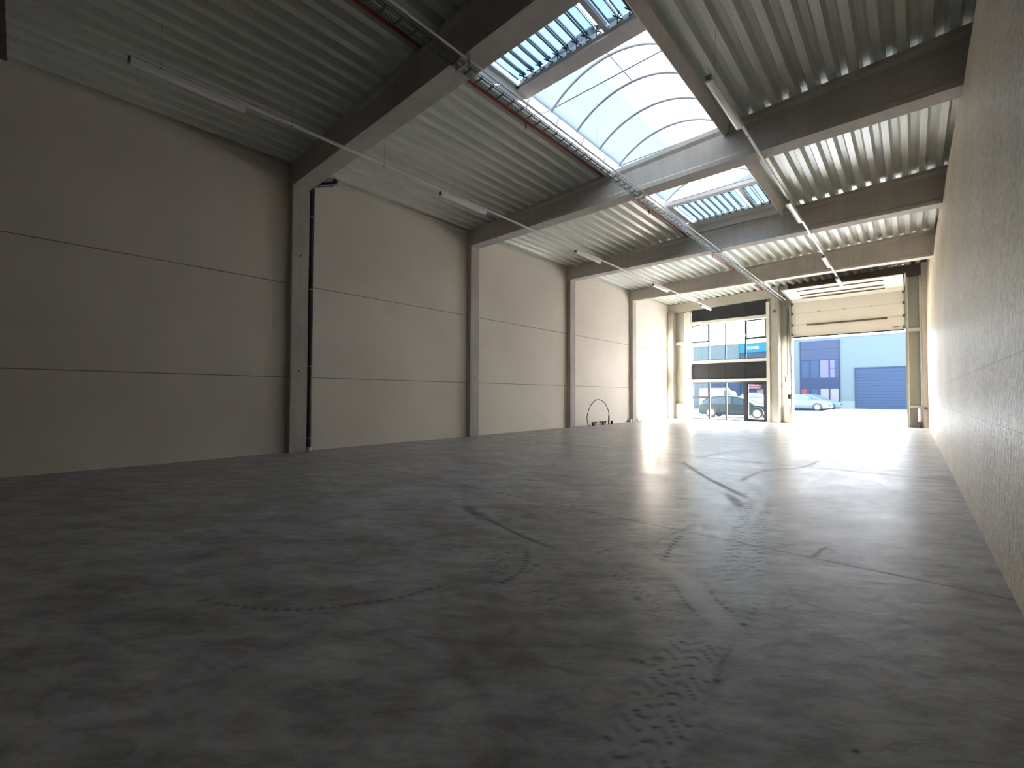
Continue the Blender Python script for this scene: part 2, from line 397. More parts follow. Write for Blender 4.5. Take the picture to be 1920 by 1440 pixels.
stroke(dark, [(-2.48,2.09),(-2.51,1.92),(-2.56,1.71),(-2.65,1.53),(-2.79,1.3),(-2.99,1.1),(-3.21,0.96),(-3.44,0.85),(-3.6,0.79)], 0.022, 0.55, dash=0.07)
stroke(dark, [(-1.69,4.39),(-1.63,3.94),(-1.56,3.67),(-1.53,3.45)], 0.028, 0.7, dash=0.09)
stroke(light, [(-1.83,3.64),(-1.52,3.46),(-1.21,3.24),(-1.07,3.06),(-0.92,2.9),(-0.81,2.81)], 0.11, 0.6)
stroke(dark, [(-1.3,3.17),(-1.13,2.95),(-1.0,2.82),(-0.93,2.76)], 0.014, 0.75, dash=0.05)
stroke(dark, [(-1.1,3.28),(-0.95,3.08),(-0.8,2.97)], 0.014, 0.75, dash=0.05)
tread([(-0.72,1.2),(-0.79,1.5),(-0.80,1.64),(-0.84,1.98),(-0.88,2.34),(-0.92,2.68)], 0.155, 0.42, 0.9)
tread([(-0.94,2.63),(-1.1,2.68),(-1.5,2.94),(-1.9,3.2)], 0.12, 0.3, 0.55, 0.07)
tread([(-1.01,3.33),(-1.12,3.88),(-1.22,4.43),(-1.38,5.29),(-1.58,6.32)], 0.07, 0.42, 0.7, 0.11)
tread([(-0.86,3.57),(-0.98,4.15),(-1.14,4.89),(-1.37,5.96)], 0.07, 0.42, 0.7, 0.11)
tread([(-1.9,4.3),(-1.75,3.8),(-1.6,3.4)], 0.15, 0.22, 0.6, 0.07)
tread([(-2.75,2.9),(-2.5,2.6),(-2.35,2.3)], 0.12, 0.08, 0.6, 0.08)
tread([(-3.3,4.4),(-2.8,3.6),(-2.4,3.1)], 0.10, 0.25, 0.4, 0.09)
tread([(-2.1,2.6),(-1.8,2.35),(-1.6,2.2)], 0.13, 0.06, 0.55, 0.09)
stroke(dark, [(-0.74,2.65),(-0.74,2.39),(-0.71,2.23)], 0.022, 0.55, rough=0.6)
stroke(dark, [(-0.76,2.89),(-0.77,3.34)], 0.02, 0.4, dash=0.08)
stroke(dark, [(-3.48,9.03),(-2.61,7.7),(-2.08,7.02),(-1.65,6.48)], 0.05, 0.5)
stroke(dark, [(-2.04,7.6),(-2.04,8.69),(-1.9,9.34),(-1.58,9.92),(-1.47,11.27)], 0.05, 0.4, rough=0.5)
stroke(dark, [(-3.48,9.73),(-3.35,11.06),(-3.08,12.25)], 0.05, 0.4)
stroke(dark, [(-1.89,6.55),(-1.55,5.83)], 0.08, 0.6, rough=0.6)
stroke(dark, [(-2.35,5.83),(-2.23,5.88)], 0.04, 0.7)
stroke(light, [(-1.15,7.23),(-1.24,8.36),(-1.13,9.43),(-0.87,9.55),(-0.74,8.82)], 0.06, 0.8, rough=0.4)
stroke(light, [(-1.13,7.33),(-0.87,7.35),(-0.52,7.82),(-0.27,8.36),(-0.21,8.76)], 0.05, 0.8, rough=0.4)
stroke(light, [(-0.5,9.68),(-0.28,8.69)], 0.04, 0.7)
stroke(dark, [(-1.78,3.67),(-1.72,4.75),(-1.56,4.75)], 0.02, 0.4, rough=0.6)
stroke(dark, [(-0.64,4.43),(-0.6,4.82),(-0.5,4.75)], 0.018, 0.7, rough=0.4)
stroke(dark, [(-0.31,3.51),(-0.25,3.54)], 0.018, 0.7); stroke(dark, [(-0.27,3.12),(-0.17,3.12)], 0.02, 0.5)
for x, y, r, a in [(-0.99,2.22,.028,.95),(-0.71,2.24,.022,.9),(-1.04,2.14,.02,.7),(-0.76,2.89,.022,.9),(-1.38,2.78,.03,.8),(-1.08,2.13,.012,1),
                   (-0.18,2.16,.012,1),(-0.19,2.31,.008,.9),(-1.49,2.09,.01,.9),(-2.24,2.77,.03,.5)]:
    d = np.hypot(PX-x, PY-y); np.maximum(dark, np.clip(1.4-d/r, 0, 1)*a, out=dark)
for x, y, rx_, ry_, a in [(-1.03,13.26,.55,.6,.7),(-0.79,10.12,.2,.6,.7),(-0.89,8.12,.22,.35,.75),(-0.89,7.05,.13,.22,.7),(-0.3,8.3,.15,.3,.5),(-0.3,11.6,.2,1.0,.4),(-0.55,8.6,.2,.3,.5),
                          (-3.4,2.9,.5,.3,.35),(-5.5,4.2,.9,.35,.3),(-3.3,3.9,.5,.25,.3),(-1.8,1.9,.4,.4,.3)]:
    d = np.hypot((PX-x)/rx_, (PY-y)/ry_) + 0.25*np.sin(PX*17+PY*9)*np.sin(PY*23)
    np.maximum(brown, np.clip(1.3-d, 0, 1)*a, out=brown)
for k in range(70):      # small scuffs
    x, y = rng.uniform(-4.5, 0.3), rng.uniform(1.5, 13); t = rng.uniform(0, PI); l = rng.uniform(.03, .22)*(0.5+y/8)
    d_, _, _, _ = polyd(np.array([(x, y), (x+l*math.cos(t), y+l*math.sin(t))]))
    np.maximum(dark, np.clip(1-d_/rng.uniform(.008, .022)/(0.6+y/9), 0, 1)*rng.uniform(.15, .45), out=dark)
for xx in (-5.0,):
    np.maximum(dark, np.clip(1-np.abs(PX-xx)/0.02, 0, 1)*0.42, out=dark)
for yy in (4.46, 10.06, 15.7, 21.3):
    np.maximum(dark, np.clip(1-np.abs(PY-yy)/(0.018 if yy < 6 else 0.05), 0, 1)*0.55, out=dark)
nx, ny = len(gx), len(gy)
ii = (np.arange(ny-1)[:, None]*nx + np.arange(nx-1)[None, :]).ravel()
quads = np.stack([ii, ii+1, ii+nx+1, ii+nx], 1)
me = bpy.data.meshes.new('floor')
me.vertices.add(PX.size); me.vertices.foreach_set('co', np.stack([PX, PY, np.zeros(PX.size)], 1).ravel())
me.loops.add(quads.size); me.loops.foreach_set('vertex_index', quads.ravel().astype(np.int32))
me.polygons.add(len(quads)); me.polygons.foreach_set('loop_start', np.arange(0, quads.size, 4, dtype=np.int32))
me.update(calc_edges=True); me.validate()
at = me.attributes.new('marks', 'FLOAT_COLOR', 'POINT')
at.data.foreach_set('color', np.stack([dark, light, brown, np.ones(PX.size)], 1).ravel())
me.materials.append(M['floor'])
fl = bpy.data.objects.new('floor', me); C.objects.link(fl); struct(fl)

# ------------------------------------------------------------------ walls
mb = MB()
for z0, z1 in ((0.0, 1.744), (1.764, 3.940), (3.960, 6.95)):
    mb.box(XL-0.2, XL, YB-0.2, 26.5, z0, z1)
mb.cur = 1; mb.box(XL-0.22, XL-0.015, YB-0.2, 26.5, 0, 6.95)
struct(mb.build('wall_left', [M['panel_wall'], M['joint']]))
struct(MB().box(XL, XL+0.045, YB, 26.0, 6.655, 6.725).build('trim_1', M['steel_white']))
# rough cream wall on the right, its head leaning slightly outwards
aY = [YB-0.2, 9.5, 10.1, 15.5, 21, 24, 26.5]; aV = [0.30, 0.31, 0.30, 0.25, 0.20, 0.10, 0.05]
ys = np.linspace(YB-0.2, 26.5, 60); zs = np.linspace(0, 7.4, 24)
mb = MB(); b0 = 0
def xw(y, z): return XR + float(np.interp(y, aY, aV))*(z/7.2)**4
for y in ys:
    for z in zs: mb.v.append((xw(y, z), y, z))
for y in ys:
    for z in zs: mb.v.append((1.1, y, z))
nz, n0 = len(zs), len(ys)*len(zs)
for i in range(len(ys)-1):
    for k in range(nz-1):
        a = i*nz+k; mb.face((a, a+nz, a+nz+1, a+1)); mb.face((n0+a, n0+a+1, n0+a+nz+1, n0+a+nz))
    a = i*nz; mb.face((a, n0+a, n0+a+nz, a+nz)); a = i*nz+nz-1; mb.face((a, a+nz, n0+a+nz, n0+a))
for i in (0, len(ys)-1):
    for k in range(nz-1): a = i*nz+k; mb.face((a, a+1, n0+a+1, n0+a))
struct(mb.build('wall_right', M['rough_wall'], smooth=True))
struct(MB().box(XL-0.2, 1.1, YB-0.2, YB, 0, 7.4).build('wall_rear', M['rear_absorber']))

# ------------------------------------------------------------------ ceiling: trapezoidal steel deck with a slab over it
SX0, SX1, SY0, SY1 = -5.45, -2.80, 4.30, 15.36
P_ = 0.31
def deck_profile(xa, xb):
    k0 = math.floor((xa-XL)/P_); out = []
    pts = []
    k = k0-1
    while XL+k*P_ < xb+P_:
        x = XL + k*P_ + 0.155
        for dx, dz in ((0, 0), (0.115, 0), (0.165, 0.125), (0.26, 0.125)):
            pts.append((x+dx, dz))
        k += 1
    res = []
    for (x0, d0), (x1, d1) in zip(pts[:-1], pts[1:]):
        if x1 <= xa or x0 >= xb: continue
        f = lambda x: d0 + (d1-d0)*(x-x0)/(x1-x0)
        a, b = max(x0, xa), min(x1, xb)
        if not res: res.append((a, f(a)))
        res.append((b, f(b)))
    return [(x, zr(x)+d) for x, d in res]
mb = MB()
def deck(xa, xb, ya, yb):
    p = deck_profile(xa, xb); b = len(mb.v)
    for y in (ya, yb):
        for x, z in p: mb.v.append((x, y, z))
    n = len(p)
    for i in range(n-1): mb.face((b+i, b+i+1, b+n+i+1, b+n+i))
deck(XL-0.1, SX0, -0.4, 26.3); deck(SX1, 1.0, -0.4, 26.3)
deck(SX0, SX1, -0.4, SY0); deck(SX0, SX1, SY1, 26.3)
def slab(xa, xb, ya, yb): mb.sbox(xa, xb, ya, yb, zr(xa)+0.135, zr(xb)+0.135, zr(xa)+0.32, zr(xb)+0.32)
slab(XL-0.2, SX0, YB-0.2, 26.5); slab(SX1, 1.1, YB-0.2, 26.5); slab(SX0, SX1, YB-0.2, SY0); slab(SX0, SX1, SY1, 26.5)
struct(mb.build('ceiling', M['deck']))
struct(MB().sbox(XL, 1.0, YB, -0.25, 6.70, 7.12, 6.88, 7.30).build('trim_2', M['rust']))

# ------------------------------------------------------------------ roof beams and columns
def beam(yn, label, x_a=XL+0.03, x_b=0.95):
    o = thing('roof_beam', (XL, yn+BW/2, BZ), label, 'beam', 'concrete roof beams')
    def sec(x, s):
        t = zr(x)-0.002; y0, y1 = yn, yn+BW; h = t-BZ
        a = BZ+0.10; b2 = a+0.05; c = t-0.16; d = t-0.09
        return [(x,y0,BZ),(x,y1,BZ),(x,y1,a),(x,y1-s,b2),(x,y1-s,c),(x,y1,d),(x,y1,t),(x,y0,t),(x,y0,d),(x,y0+s,c),(x,y0+s,b2),(x,y0,a)]
    secs = [sec(x_a, 0.0), sec(-8.6, 0.0), sec(-7.6, 0.05), sec(-4, 0.055), sec(-1.0, 0.055), sec(x_b, 0.055)]
    MB().loft(secs).build('beam_body', M['beam'], o)
    return o
beam(BY[0], 'nearest concrete roof beam, dark underside crossing the top of the picture')
beam(BY[1], 'second concrete roof beam, passing under the rooflight between its two openings')
beam(BY[2], 'third concrete roof beam, at the far end of the rooflight')
beam(BY[3], 'farthest concrete roof beam, just before the loading door')
CP = 0.17
def column(yn, label):
    o = thing('wall_column', (XL+CP/2, yn+BW/2, 0), label, 'column', 'concrete columns along the left wall')
    MB().box(XL, XL+CP+0.02, yn, yn+BW, 0, BZ-0.004).build('shaft', M['column'], o, bevel=0.012)
    for z in (1.9, 4.6):
        MB().tube([(XL+CP+0.019, yn+0.2, z), (XL+CP+0.024, yn+0.2, z)], 0.018).build('bolt_hole', M['black'], o)
    return o
cl = ['nearest concrete column on the left wall, beside the black downpipe', 'second concrete column from the near end of the left wall',
      'third concrete column on the left wall, just before the cable loop', 'fourth concrete column on the left wall, beyond the cable loop']
for y, l in zip(BY, cl): column(y, l)
o = thing('corner_column', (XL+0.18, 25.9, 0), 'concrete corner column where the left wall meets the glazed front', 'column')
MB().box(XL, XL+0.36, 25.75, 26.2, 0, 6.24).build('shaft', M['cream'], o, bevel=0.012)
o = thing('front_pillar', (-5.16, 25.9, 0), 'concrete pillar between the glazed front and the loading door', 'column')
MB().box(-5.33, -5.0, 25.62, 26.2, 0, 6.93).build('shaft', M['cream'], o, bevel=0.012)
o = thing('right_column', (0.4, 25.9, 0), 'concrete column in the far right corner beside the rough wall', 'column')
MB().box(0.33, 0.56, 25.75, 26.2, 0, 7.1).build('shaft', M['column'], o, bevel=0.012)

# ------------------------------------------------------------------ front wall
mb = MB(); D0, D1, DZ = -4.49, -0.2, 4.32
mb.box(XL, -9.6, 26.2, 26.42, 0, 7.1)
mb.box(-5.6, D0, 26.2, 26.42, 0, 7.1)
mb.box(D1, 1.1, 26.2, 26.42, 0, 7.4)
mb.box(-9.6, -5.6, 26.2, 26.42, 6.2, 7.1)
mb.box(D0, D1, 26.2, 26.42, DZ, 7.2)
struct(mb.build('wall_front', M['cream']))
def ztop(x): return zr(x)-0.01
mb = MB().sbox(XL+0.02, -4.62, 25.9, 26.18, 6.25, 6.46, ztop(XL), ztop(-4.62))
struct(mb.build('trim_3', M['cream']))                       # edge beam over the glazing
struct(MB().sbox(-4.62, 0.7, 26.0, 26.19, 6.60, 6.62, ztop(-4.62), ztop(0.7)).build('trim_4', M['rust']))
# thin cream steel framing of the front wall: posts and rails
o = thing('steel_subframe', (-7.6, 26.1, 0), 'cream steel posts and rails framing the window bay', 'frame')
for x0, x1 in ((-9.74, -9.52), (-5.63, -5.48)):
    MB().box(x0, x1, 25.98, 26.16, 0, 6.24).build('post', M['steel_white'], o)
for za, zb in ((5.44, 5.60), (3.18, 3.34), (2.13, 2.27)):
    MB().box(-9.52, -5.63, 25.99, 26.12, za, zb).build('rail', M['steel_white'], o)
o = thing('left_wall_framing', (-10.1, 26.1, 0), 'cream rails and sill on the narrow panel left of the windows', 'frame')
MB().box(-10.44, -9.75, 26.02, 26.19, 4.34, 4.48).build('rail', M['steel_white'], o)
MB().box(-10.44, -9.75, 25.98, 26.19, 0, 0.88).build('plinth', M['cream'], o)
MB().box(-9.93, -9.80, 26.1, 26.19, 0.88, 6.2).build('post', M['steel_white'], o)
o = thing('pillar_side_framing', (-5.4, 26.1, 0), 'cream rail and plinth in the narrow recess beside the front pillar', 'frame')
MB().box(-5.47, -5.34, 26.02, 26.19, 3.98, 4.12).build('rail', M['steel_white'], o)
MB().box(-5.47, -5.34, 26.0, 26.19, 0, 0.92).build('plinth', M['cream'], o)
o = thing('door_side_framing', (-4.7, 26.1, 0), 'cream panel framing left of the loading door', 'frame')
MB().box(-4.86, -4.57, 26.06, 26.19, 4.3, 4.42).build('rail', M['steel_white'], o)
MB().box(-4.86, -4.57, 26.04, 26.19, 0, 0.88).build('plinth', M['cream'], o)
o = thing('right_wall_framing', (0.08, 26.1, 0), 'cream posts and rails framing the panel right of the loading door', 'frame')
MB().box(-0.15, -0.10, 25.98, 26.19, 0, 6.6).build('post', M['steel_white'], o)
MB().box(0.26, 0.325, 25.98, 26.19, 0, 6.6).build('post', M['steel_white'], o)
MB().box(-0.10, 0.26, 26.04, 26.19, 4.19, 4.33).build('rail', M['steel_white'], o)
MB().box(-0.10, 0.26, 26.04, 26.19, 0.87, 0.94).build('rail', M['steel_white'], o)

# window infill: anthracite spandrel panels, upper window, lower window with glass door
MX = [-9.50, -8.55, -7.66, -6.66, -5.64]
for za, zb, lab in ((5.61, 6.42, 'row of dark panels above the upper window'), (2.28, 3.17, 'row of dark panels between the upper and lower windows')):
    o = thing('spandrel_row', (-7.57, 26.12, za), lab+', in four bays', 'panel')
    for i in range(4):
        MB().box(MX[i]+0.012, MX[i+1]-0.012, 26.12, 26.18, za, zb).build('dark_panel', M['anthracite'], o)
    MB().box(-9.52, -5.63, 26.165, 26.19, za, zb).build('backing', M['frame'], o)
def glazed(parent, x0, x1, z0, z1, t=0.045, y=26.14, glass=True):
    m = MB(); m.box(x0, x0+t, y, y+0.06, z0, z1); m.box(x1-t, x1, y, y+0.06, z0, z1)
    m.box(x0+t, x1-t, y, y+0.06, z0, z0+t); m.box(x0+t, x1-t, y, y+0.06, z1-t, z1)
    f = m.build('pane_frame', M['frame'], parent)
    MB().box(x0+t, x1-t, y+0.025, y+0.033, z0+t, z1-t).build('pane', M['glass'], f)
    return f
w = struct(thing('window_1', (-7.57, 26.16, 3.34), 'upper window in dark frames, six panes', 'window'))
glazed(w, MX[0], MX[1], 4.42, 5.43, 0.065); glazed(w, MX[0], MX[1], 3.35, 4.42, 0.035)
glazed(w, MX[1], MX[2], 3.35, 5.43, 0.035); glazed(w, MX[2], MX[3], 3.35, 5.43, 0.035)
glazed(w, MX[3], MX[4], 4.42, 5.43, 0.075); glazed(w, MX[3], MX[4], 3.35, 4.42, 0.035)
MB().box(MX[3]-0.04, MX[3]+0.0, 26.10, 26.138, 4.55, 4.68).build('handle', M['galv'], w)
w = struct(thing('window_2', (-7.9, 26.16, 0), 'lower window in dark frames left of the glass door', 'window'))
glazed(w, MX[0], MX[1], 1.24, 2.12, 0.075); glazed(w, MX[0], MX[1], 0.02, 1.24, 0.05)
glazed(w, MX[1], MX[2], 0.02, 2.12, 0.04); glazed(w, MX[2], -6.74, 0.02, 2.12, 0.04)
MB().box(MX[1]-0.05, MX[1]-0.0, 26.10, 26.138, 1.55, 1.68).build('handle', M['black'], w)
w = struct(thing('door_1', (-6.1, 26.16, 0), 'glass entrance door in a heavy dark frame', 'door'))
MB().box(-6.74, -6.60, 26.10, 26.2, 0.02, 2.12).box(-5.73, -5.63, 26.10, 26.2, 0.02, 2.12).box(-6.60, -5.73, 26.10, 26.2, 2.06, 2.12).box(-6.6, -5.73, 26.10, 26.2, 0.0, 0.05).build('door_frame', M['frame'], w)
lf = glazed(w, -6.60, -5.73, 0.05, 2.05, 0.07, 26.12); lf.name = 'door_leaf'
cb = MB().box(-6.25, -5.78, 26.06, 26.118, 1.95, 2.03).build('door_closer', M['black'], w)
MB().tube([(-5.80, 26.05, 0.85), (-5.80, 26.05, 1.15)], 0.014).build('door_handle', M['galv'], w)

# sectional loading door, raised: leaf hangs in the head of the opening and runs back under the roof
d = struct(thing('door_2', (-2.35, 26.0, 4.3), 'raised cream sectional loading door', 'door'))
X0, X1 = -4.46, -0.23
def leaf(p0, p1, n=1):   # p=(y,z) from lower to upper, one section
    (y0, z0), (y1, z1) = p0, p1
    dy, dz = y1-y0, z1-z0; l = math.hypot(dy, dz); ny_, nz_ = -dz/l*0.04, dy/l*0.04
    g = 0.004/l
    a = (y0+dy*g, z0+dz*g); b = (y1-dy*g, z1-dz*g)
    m = MB(); m.hexa([(X0,a[0],a[1]),(X1,a[0],a[1]),(X1,a[0]-ny_,a[1]-nz_),(X0,a[0]-ny_,a[1]-nz_),
                      (X0,b[0],b[1]),(X1,b[0],b[1]),(X1,b[0]-ny_,b[1]-nz_),(X0,b[0]-ny_,b[1]-nz_)])
    return m.build('door_section', M['door_cream'], d)
pts = [(25.98, 4.30), (25.98, 4.90), (25.98, 5.47), (25.97, 6.0), (25.80, 6.13), (25.25, 6.17), (24.70, 6.21), (24.25, 6.24), (23.82, 6.27)]
for a, b in zip(pts[:-1], pts[1:]): leaf(a, b)
def slot(y, z, hor):
    m = MB()
    if hor: m.box(-3.95, -0.85, y-0.03, y+0.03, z-0.045, z-0.005)
    else: m.box(-3.85, -0.8, y-0.05, y-0.005, z-0.035, z+0.035)
    return m.build('stiffener', M['rust'], d)
slot(25.97, 4.86, False); slot(25.5, 6.14, True); slot(24.95, 6.18, True); slot(24.15, 6.235, True)
for x in (-3.35, -2.35, -1.35): MB().box(x-0.04, x+0.04, 25.93, 25.975, 5.45, 5.5).build('centre_hinge', M['galv'], d)
MB().box(X0, X1, 25.94, 26.02, 4.25, 4.30).build('bottom_seal', M['black'], d)
MB().box(-0.62, -0.42, 25.90, 25.94, 4.42, 4.45).build('lift_handle', M['black'], d)
for sgn, x in ((1, -4.52), (-1, -0.17)):
    m = MB(); m.box(x-0.03, x+0.03, 25.93, 26.05, 0.02, 5.95)
    m.tube([(x, 25.95, 5.95), (x, 25.9, 6.1), (x, 25.7, 6.17), (x, 23.75, 6.30)], 0.025, 8)
    m.build('track', M['galv'], d)
    for z in (4.4, 4.9, 5.47, 5.95):
        MB().box(x+sgn*0.03, x+sgn*0.12, 25.88, 25.95, z-0.05, z+0.05).build('roller_hinge', M['dark_steel'], d)
MB().tube([(X0-0.02, 26.08, 6.42), (X1+0.02, 26.08, 6.42)], 0.05, 12).build('torsion_shaft', M['galv'], d)

# ------------------------------------------------------------------ rooflight
o = thing('rooflight', (-4.1, 9.8, 6.8), 'long arched rooflight of translucent sheets between white curbs', 'rooflight')
m = MB(); m.box(SX0, SX0+0.05, SY0, SY1, 6.77, 7.13); m.build('curb', M['curb'], o)
m = MB(); m.prism([(SX1-0.07, 6.79), (SX1-0.05, 6.78), (SX1+0.05, 6.99), (SX1-0.01, 7.02), (SX1-0.01, 7.13), (SX1-0.04, 7.13), (SX1-0.04, 6.83)], 'y', SY0, SY1)
m.build('trimmer', M['trimmer'], o)
MB().box(SX0+0.05, SX1-0.06, SY1-0.05, SY1, 6.90, 7.13).build('curb', M['curb'], o)
MB().box(SX0+0.05, SX1-0.06, SY0, SY0+0.05, 6.92, 7.13).build('curb', M['curb'], o)
AX0, AX1, AZ, AH = -5.40, -2.86, 7.13, 0.49
cx = (AX0+AX1)/2; hw = (AX1-AX0)/2; R = (hw*hw+AH*AH)/(2*AH); cz = AZ+AH-R; th = math.asin(hw/R)
def arcp(y, n=28, dr=0.0):
    return [(cx+(R+dr)*math.sin(t), y, cz+(R+dr)*math.cos(t)) for t in np.linspace(-th, th, n)]
for y in (7.15, 8.07, 9.02, 9.98, 10.93, 11.88, 12.83):
    MB().tube(arcp(y), 0.023, 10).build('arch', M['alu'], o)
for y in (6.98, 9.85, 11.75, 12.7):
    t = MB().tube([(SX0+0.05, y, 7.04), (SX1-0.03, y, 7.04)], 0.011, 8).build('tie_rod', M['alu'], o)
    MB().box(SX0+0.05, SX0+0.065, y-0.02, y+0.02, 6.92, 7.08).build('bracket', M['white_plastic'], t)
MB().box(-4.075, -4.055, 6.42, 8.07, 7.615, 7.63).build('sheet_line', M['curb'], o)  # thin strip along the line between the sheet's two tones
m = MB(); a = arcp(6.40, 28, 0.03); b = arcp(12.92, 28, 0.03); m.loft([a, b], closed=False, caps=False)
m.build('glazing_sheet', M['opal'], o, smooth=True)
for y in (6.40, 12.92):
    m = MB(); m.v = [(p[0], y, p[2]) for p in arcp(y)]; m.v += [(AX1, y, AZ-0.02), (AX0, y, AZ-0.02)]; m.face(tuple(range(len(m.v))))
    m.build('end_sheet', M['opal'], o)
MB().box(SX0+0.05, SX1-0.03, 6.10, 6.40, 7.02, 7.10).build('cross_bar', M['trimmer'], o)
MB().box(SX0+0.05, SX1-0.03, 12.90, 13.08, 7.02, 7.12).build('cross_bar', M['curb'], o)
m = MB(); m.tube([(-4.85, 8.0, 7.52), (-4.86, 8.05, 6.2)], 0.004, 6); m.build('cord', M['galv'], o)
def vent(y0, y1, label, hoops_near):
    z = 7.10
    v = thing('louvre_vent', (-4.1, (y0+y1)/2, z), label, 'vent', 'louvre vents in the rooflight')
    m = MB(); m.box(-5.40, -2.83, y1-0.06, y1, z-0.04, z+0.04); m.box(-5.40, -2.83, y0, y0+0.06, z-0.04, z+0.04)
    m.box(-5.40, -5.34, y0, y1, z-0.04, z+0.04); m.box(-2.89, -2.83, y0, y1, z-0.04, z+0.04)
    m.build('vent_frame', M['steel_white'], v)
    MB().box(-3.52, -3.44, y0+0.06, y1-0.06, z-0.05, z+0.05).build('mullion', M['alu'], v)
    xs = [-5.22+0.189*i for i in range(10)] + [-3.34, -3.14, -2.97]
    for i, x in enumerate(xs[:9]+xs[10:]):
        b = MB().hexa([(x-0.0945, y0+0.06, z+0.045), (x+0.0945, y0+0.06, z+0.045), (x+0.0945, y1-0.06, z+0.045), (x-0.0945, y1-0.06, z+0.045),
                       (x-0.0945, y0+0.06, z+0.051), (x+0.0945, y0+0.06, z+0.051), (x+0.0945, y1-0.06, z+0.051), (x-0.0945, y1-0.06, z+0.051)]).build('blade', M['opal_blade'], v)
        MB().box(x-0.082, x-0.066, y0+0.06, y1-0.1, z+0.015, z+0.044).box(x+0.066, x+0.082, y0+0.06, y1-0.1, z+0.015, z+0.044).build('blade_rail', M['dark_alu'], b)
        yb = y1-0.14; mm = MB(); xe = x+0.0945
        mm.tube([(xe-0.055, yb-0.06, z+0.01), (xe, yb, z-0.015), (xe+0.055, yb-0.06, z+0.01)], 0.011, 6)
        mm.tube([(xe, yb, z-0.015), (xe-0.05, yb+0.075, z-0.03), (xe+0.05, yb+0.065, z-0.03), (xe, yb, z-0.015)], 0.011, 6)
        mm.build('lever', M['black'], b)
        if hoops_near:
            mm = MB(); mm.tube([(x+0.065*math.cos(t), y0+0.08, z-0.005-0.075*math.sin(t)) for t in np.linspace(0, PI, 9)], 0.008, 6)
            mm.build('hoop', M['black'], b)
    return v
vent(4.36, 6.10, 'louvre vent with dark levers beside the nearest roof beam', False)
vent(13.08, 14.85, 'louvre vent with hooped levers beside the third roof beam', True)
MB().box(SX0+0.05, SX1-0.06, 14.86, SY1-0.05, 7.10, 7.13).build('cover_plate', M['curb'], o)

# ------------------------------------------------------------------ ceiling services
def rail_run(x, z, y0, y1, label):
    t = thing('lighting_rail', (x, y0, z), label, 'rail')
    MB().box(x-0.023, x+0.023, y0, y1, z-0.018, z+0.018).build('conduit', M['white_plastic'], t)
    y = y0+0.4
    while y < y1:
        if not any(b-0.1 < y < b+BW+0.1 for b in BY):
            m = MB(); m.tube([(x, y, z), (x+0.01, y, zr(x)+0.0)], 0.0018, 5); m.box(x-0.022, x+0.022, y-0.01, y+0.01, z-0.02, z+0.022)
            m.build('hanger', M['dark_steel'], t)
        y += 1.87
    return t
rail_run(-8.2, 6.185, 0.9, 25.3, 'long white conduit under the roof near the left wall')
rail_run(-2.2, 6.185, 6.7, 23.9, 'long white conduit under the roof right of the rooflight')
def fixture(x, y0, y1, z, label, group):
    t = thing('batten_light', (x, (y0+y1)/2, z), label, 'light', group)
    MB().box(x-0.05, x+0.05, y0, y1, z-0.01, z+0.04).build('housing', M['white_plastic'], t, bevel=0.006)
    m = MB(); pr = [(x-0.06, z-0.01), (x-0.055, z-0.045), (x-0.03, z-0.062), (x+0.03, z-0.062), (x+0.055, z-0.045), (x+0.06, z-0.01)]
    m.prism(pr, 'y', y0+0.01, y1-0.01); m.build('diffuser', M['diffuser'], t, smooth=True)
    for yy in (y0+0.22, y1-0.22): 
        MB().tube([(x, yy, z+0.04), (x, yy, z+0.062)], 0.005, 6).build('clip', M['dark_steel'], t)
    MB().box(x-0.04, x+0.04, y0-0.02, y0, z-0.03, z+0.035).build('end_cap', M['dark_steel'], t)
    return t
g = 'batten lights along the left conduit'
for y0, y1, l in ((0.95, 2.42, 'nearest batten light on the left conduit, over the dark near bay'), (6.55, 8.02, 'second batten light from the near end of the left conduit'),
                  (12.2, 13.75, 'middle batten light of the five on the left conduit'), (18.1, 19.6, 'fourth batten light on the left conduit, before the farthest beam'),
                  (23.9, 25.4, 'farthest batten light on the left conduit, in front of the dark panels')):
    fixture(-8.2, y0, y1, 6.10, l, g)
g = 'batten lights along the right conduit'
for y0, y1, l in ((6.8, 8.4, 'nearest and largest batten light on the right conduit, beside the rooflight'), (12.5, 14.1, 'second batten light on the right conduit, by the rooflight end'),
                  (18.2, 19.7, 'third batten light on the right conduit, before the farthest beam'), (21.9, 23.5, 'farthest batten light on the right conduit, above the loading door')):
    fixture(-2.2, y0, y1, 6.10, l, g)

t = thing('cable_tray', (-4.77, 12, 6.1), 'long wire mesh cable tray hung beneath the roof beams', 'cable tray')
m = MB(); xa, xb, zt = -4.87, -4.73, 6.10
y = 0.3
ys_ = []
while y < 25.6: ys_.append(y); y += 0.236
for y in ys_:
    m.box(xa, xb, y-0.013, y+0.013, zt-0.007, zt+0.007); m.box(xa-0.006, xa+0.006, y-0.008, y+0.008, zt, zt+0.035); m.box(xb-0.006, xb+0.006, y-0.008, y+0.008, zt, zt+0.035)
for x, z in ((xa, zt), (xb, zt), (xa, zt+0.035), (xb, zt+0.035), ((xa+xb)/2, zt)):
    m.tube([(x, 0.3, z), (x, 25.6, z)], 0.006, 6)
m.build('mesh_basket', M['dark_steel'], t)
MB().tube([(-4.655, 0.3, zt+0.05), (-4.655, 25.6, zt+0.05)], 0.016, 10).build('side_conduit', M['white_plastic'], t)
MB().tube([(-4.81, 4.5, zt+0.02), (-4.80, 25.5, zt+0.02)], 0.014, 8).tube([(-4.77, 8.5, zt+0.02), (-4.78, 25.5, zt+0.02)], 0.012, 8).build('cable_bundle', M['white_plastic'], t)
